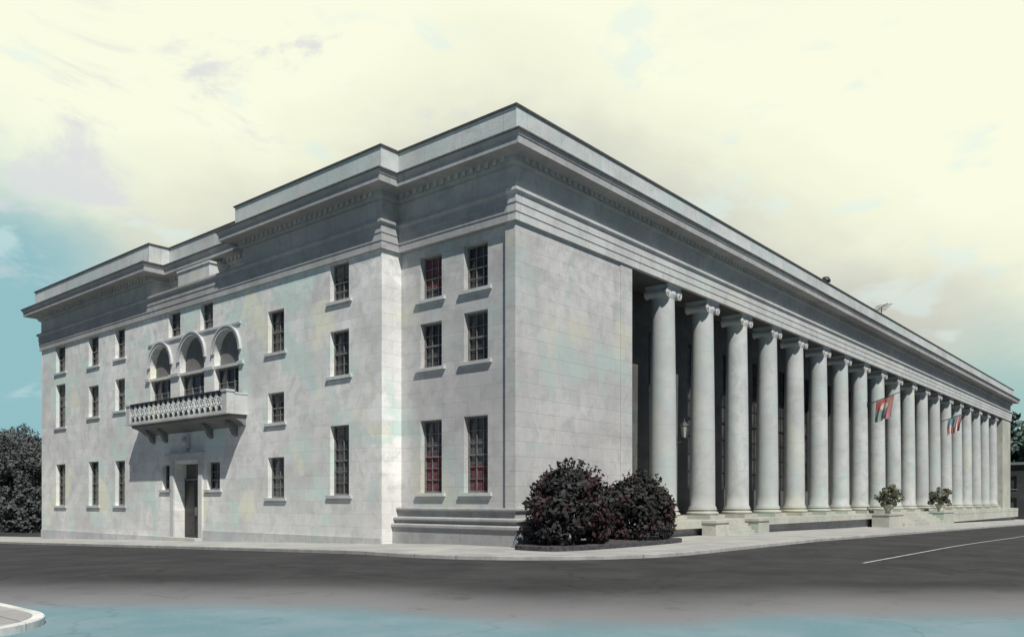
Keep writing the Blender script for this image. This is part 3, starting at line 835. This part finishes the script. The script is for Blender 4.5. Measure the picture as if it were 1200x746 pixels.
bed = mb.build('soil', M['soil'])
bt = empty('planting_bed', 'dark planting bed with a low kerb at the foot of the corner pier', 'planting bed'); bed.parent = bt
mb = MB(); vs = []; 
for x, y in pts:
    dx, dy = x-3.2, y+2.3; L_ = math.hypot(dx, dy); ux, uy = dx/L_, dy/L_
    vs += [(x+ux*.14, y+uy*.14, -.05), (x+ux*.14, y+uy*.14, .17), (x-ux*.02, y-uy*.02, .18), (x-ux*.02, y-uy*.02, .1)]
mb.add(vs, [(i*4+k, ((i+1) % 60)*4+k, ((i+1) % 60)*4+k+1, i*4+k+1) for i in range(60) for k in range(3)])
mb.build('bed_kerb', M['soil'], bt)
shrub('taller rounded dark shrub in the bed nearer the building corner', (.70, -2.35, .18), 1.85, 1.4, 2.95, 165, dark_leaf, 5)
shrub('lower rounded dark shrub in the bed beside the first column', (5.65, -2.35, .18), 2.05, 1.35, 2.7, 160, dark_leaf, 11)
pot_leaf = leaf_mat('pot_leaf', (.06, .068, .045), (.22, .235, .15))
def k_z(k): return .75+rng.uniform(0, 1.75)*(1.1-.45*k)
def potted(loc, label, seed, r=1.0):
    global rng; rng = random.Random(seed)
    t = empty('potted_plant', label, 'potted plant', loc, 0, 'potted plants flanking the entrance steps')
    mb = MB(); mb.lathe([(.0, 0), (.28, 0), (.30, .08), (.24, .14), (.42, .5), (.52, .72), (.50, .76), (.42, .74), (.40, .66), (0, .66)], (0, 0, 0), 20); mb.build('pot', M['pot'], t)
    mb = MB(); cs = []
    for _ in range(46):
        a = rng.random()*6.28; k = rng.random()**.5*r
        cs.append((Vector((k*math.cos(a), k*math.sin(a), k_z(k))), rng.uniform(.2, .36)))
    clumps(mb, cs, 42, .13)
    mb.build('foliage', pot_leaf, t)
    mb = MB()
    for _ in range(10):
        a = rng.random()*6.28; mb.tube((.1*math.cos(a), .1*math.sin(a), .6), (.6*r*math.cos(a), .6*r*math.sin(a), 1.7), .03, .015, 5)
    mb.build('stems', M['bark'], t)
potted((46.4, -1.6, ST), 'bushy potted plant on the nearer block of the entrance steps', 2)
potted((63.9, -1.6, ST), 'bushy potted plant on the farther block of the entrance steps', 8)

def tree(label, loc, h, r, n, size, mat, seed, per=48, group=None):
    global rng; rng = random.Random(seed)
    t = empty('tree', label, 'tree', loc, 0, group)
    mb = MB(); p = Vector((0, 0, -.3)); r0 = h*.026; tips = []
    q = Vector((rng.uniform(-.3, .3), rng.uniform(-.3, .3), h*.38)); mb.tube(p, q, r0, r0*.75, 10)
    top = q+Vector((rng.uniform(-.5, .5), rng.uniform(-.5, .5), h*.4)); mb.tube(q, top, r0*.75, r0*.2, 8)
    for i in range(9):
        a = i*2.4+rng.random(); s = q.lerp(top, rng.uniform(0, .7)); e = s+Vector((math.cos(a)*r*.75, math.sin(a)*r*.75, h*rng.uniform(.06, .24)))
        mb.tube(s, e, r0*.4, r0*.12, 6); tips.append(e)
    mb.build('trunk', M['bark'], t)
    mb = MB(); cs = []
    cz = h*.62
    for i in range(n):
        a = rng.random()*6.28; el = math.asin(rng.uniform(-.85, 1)); k = rng.random()**.45
        lump = 1+.3*mnoise.noise(Vector((2*math.cos(a)+seed*3.1, 2*math.sin(a), 2.2*math.sin(el))))
        cs.append((Vector((r*k*lump*math.cos(a)*math.cos(el), r*k*lump*math.sin(a)*math.cos(el), cz+h*.38*k*lump*math.sin(el))), r*rng.uniform(.13, .22)))
    for e in tips: cs.append((e, r*.22))
    clumps(mb, cs, per, size)
    mb.build('crown', mat, t)
tl = leaf_mat('tree_leaf_dark', (.055, .06, .06), (.12, .13, .128))
tg = leaf_mat('tree_leaf_green', (.085, .125, .11), (.15, .21, .175))
def on_ground(u, depth):
    x, y = along(u, depth); return (x, y, ground(x, y)-.13)
for i, (px, dep, h, r, lab) in enumerate(((2, 92, 10.5, 5.2, 'dark leafy tree at the left edge, beyond the side street'),
                                 (30, 112, 13.0, 5.2, 'dark leafy tree closest to the left end of the building'),
                                 (-28, 120, 13.5, 6.0, 'broad dark tree farther back at the left edge'),
                                 (14, 128, 15.0, 6.5, 'tallest dark tree standing behind the others at the left'))):
    tree(lab, on_ground((px-600)/F_PX, dep), h, r, 130, .24, tl, 20+i, 110, 'dark trees beyond the left end')
for i, (px, dep, h, r, lab) in enumerate(((1192, 178, 22, 7.0, 'green tree directly behind the far end of the colonnade'),
                                 (1236, 172, 20, 7.5, 'green tree at the right edge behind the dark low building'))):
    tree(lab, on_ground((px-600)/F_PX, dep), h, r, 90, .8, tg, 40+i, 42, 'green trees beyond the right end')
# hedge below the left trees
rng = random.Random(77)
hx, hy, hz = on_ground((10-600)/F_PX, 88)
t = empty('hedge', 'dark dense hedge under the trees left of the building', 'hedge', (hx, hy, hz), TH-R(90))
mb = MB()
clumps(mb, [(Vector((rng.uniform(-7, 4.6), rng.uniform(-.8, .8), rng.uniform(.3, 4.6))), .8) for _ in range(170)], 60, .3); mb.build('foliage', tl, t)
mb = MB()
for i in range(12): mb.tube((-6.8+i, 0, -.2), (-6.8+i+.2, 0, 3.4), .09, .04, 6)
mb.build('stems', M['bark'], t)
# low dark building past the right end
t = empty('low_building', 'low dark building past the far end of the colonnade', 'building', (121, -2.5, ground(121, 0)-.2))
mb = MB(); fc = Facade('R', 0); fw = [(2.5+4.2*i, 4.3+4.2*i, z, z+2, .25) for i in range(6) for z in (1.5, 4.9)]
fc.wall(mb, 0, 28, 0, 8.6, fw); fl = Facade('L', 0); lw = [(3+4*i, 4.6+4*i, z, z+2, .25) for i in range(4) for z in (1.5, 4.9)]
fl.wall(mb, 0, 20, 0, 8.6, lw); mb.quad((28, 0, 0), (28, 20, 0), (28, 20, 8.6), (28, 0, 8.6)); mb.quad((0, 20, 0), (28, 20, 0), (28, 20, 8.6), (0, 20, 8.6))
mb.build('wall', M['far_wall'], t)
mb = MB(); mb.box(-.35, 28.35, -.35, 20.35, 8.605, 9.0); mb.build('roof', M['far_trim'], t)
for f_, ws in ((fc, fw), (fl, lw)):
    for a, b_, c, d, e in ws:
        mb = MB(); mb.quad(f_.pt(a, c, e), f_.pt(b_, c, e), f_.pt(b_, d, e), f_.pt(a, d, e)); wn = mb.build('window', M['glass'], t)
        mb = MB(); f_.box(mb, a-.1, b_+.1, c-.15, c-.003, -.1, .1); mb.build('sill', M['far_trim'], wn)

# ------------------------------------------------------------------ sky and sun
SUN = Vector((-.98, -1.75, 2.65)).normalized()
el = math.asin(SUN.z); az = math.atan2(SUN.x, SUN.y)
w = bpy.data.worlds.new('World'); sc.world = w; w.use_nodes = True
nt = w.node_tree
for n in list(nt.nodes): nt.nodes.remove(n)
b = NB(nt)
out = b.n('ShaderNodeOutputWorld')
sky = b.n('ShaderNodeTexSky', sky_type='NISHITA'); sky.sun_disc = False
sky.sun_elevation = el; sky.sun_rotation = az % (2*math.pi); sky.dust_density = .4; sky.air_density = .6; sky.altitude = 3000
bg1 = b.n('ShaderNodeBackground'); b.l(sky.outputs[0], bg1.inputs[0]); bg1.inputs[1].default_value = .05
tc = b.n('ShaderNodeTexCoord'); D = tc.outputs['Generated']
X = b.sep(D)
front = b.math('ADD', b.math('MULTIPLY', X[0], fx), b.math('MULTIPLY', X[1], fy))
lat = b.math('ADD', b.math('MULTIPLY', X[0], rx), b.math('MULTIPLY', X[1], ry))
mp = b.n('ShaderNodeMapping'); mp.inputs['Scale'].default_value = (1, 1, 2.2); b.l(D, mp.inputs[0])
n1 = b.noise(mp.outputs[0], 3.2, 6, .55, .3)
n2 = b.noise(mp.outputs[0], 6.5, 6, .6, .5)
wob = b.math('SUBTRACT', n1, .5)
alat = b.math('SQRT', b.math('ADD', b.math('MULTIPLY', lat, lat), .02))
# a bank of grey haze, lower toward both sides, under bright cream cloud
zz = b.math('ADD', X[2], b.math('MULTIPLY', alat, .52))
zz = b.math('SUBTRACT', zz, .02)
zz = b.math('ADD', zz, b.math('ADD', b.math('MULTIPLY', lat, .05), b.math('MULTIPLY', wob, .20)))
ramp = b.n('ShaderNodeValToRGB'); b.l(zz, ramp.inputs[0]); cr = ramp.color_ramp
cr.elements[0].position = .33; cr.elements[0].color = (.50, .53, .49, 1)
cr.elements[1].position = .56; cr.elements[1].color = (.955, .975, .77, 1)
for p_, c_ in ((.41, (.60, .61, .54)), (.46, (.72, .73, .62)), (.505, (.88, .90, .71))):
    e = cr.elements.new(p_); e.color = (*c_, 1)
tl_ = b.math('ADD', lat, b.math('MULTIPLY', wob, .16))
tz_ = b.math('ADD', X[2], b.math('MULTIPLY', wob, .16))
blue_l = b.math('MULTIPLY', b.step(tl_, -.36, -.50), b.step(tz_, .40, .24))
blue_r = b.math('MULTIPLY', b.step(tl_, .43, .53), b.step(tz_, .24, .12))
cloud = b.mix(blue_l, ramp.outputs[0], (.29, .52, .565))
cloud = b.mix(blue_r, cloud, (.36, .56, .54))
puff = b.math('MULTIPLY', b.math('MULTIPLY', b.step(n2, .53, .66), b.step(lat, .35, -.2)), b.step(X[2], .16, .28))
cloud = b.mix(b.math('MULTIPLY', puff, .75), cloud, (.70, .71, .75))
n3 = b.noise(mp.outputs[0], 9.0, 4, .5, .4)
cloud = b.mix(b.math('MULTIPLY', b.step(n3, .59, .68), .42), cloud, (.72, .88, .86))
bg2 = b.n('ShaderNodeBackground'); b.l(cloud, bg2.inputs[0]); bg2.inputs[1].default_value = 1.0
msk = b.math('MULTIPLY', b.step(front, .42, .70), b.step(X[2], .80, .58))
mx = b.n('ShaderNodeMixShader'); b.l(msk, mx.inputs[0]); b.l(bg1.outputs[0], mx.inputs[1]); b.l(bg2.outputs[0], mx.inputs[2])
b.l(mx.outputs[0], out.inputs[0])
L = bpy.data.lights.new('sun', 'SUN'); L.energy = 5.0; L.angle = R(.5); L.color = (1.0, .965, .91)
lo = bpy.data.objects.new('sun', L); col.objects.link(lo); lo.rotation_euler = SUN.to_track_quat('Z', 'Y').to_euler(); lo.location = (-20, -30, 60)

cam = bpy.data.cameras.new('camera'); co = bpy.data.objects.new('camera', cam); col.objects.link(co)
co.location = CAM; co.rotation_euler = (R(90), 0, TH-R(90))
cam.sensor_width = 36; cam.lens = F_PX/1200*36; cam.shift_y = (586-373)/1200; cam.clip_end = 5000; cam.clip_start = .1
sc.camera = co
sc.view_settings.view_transform = 'Standard'; sc.view_settings.look = 'None'; sc.view_settings.exposure = 0; sc.view_settings.gamma = 1
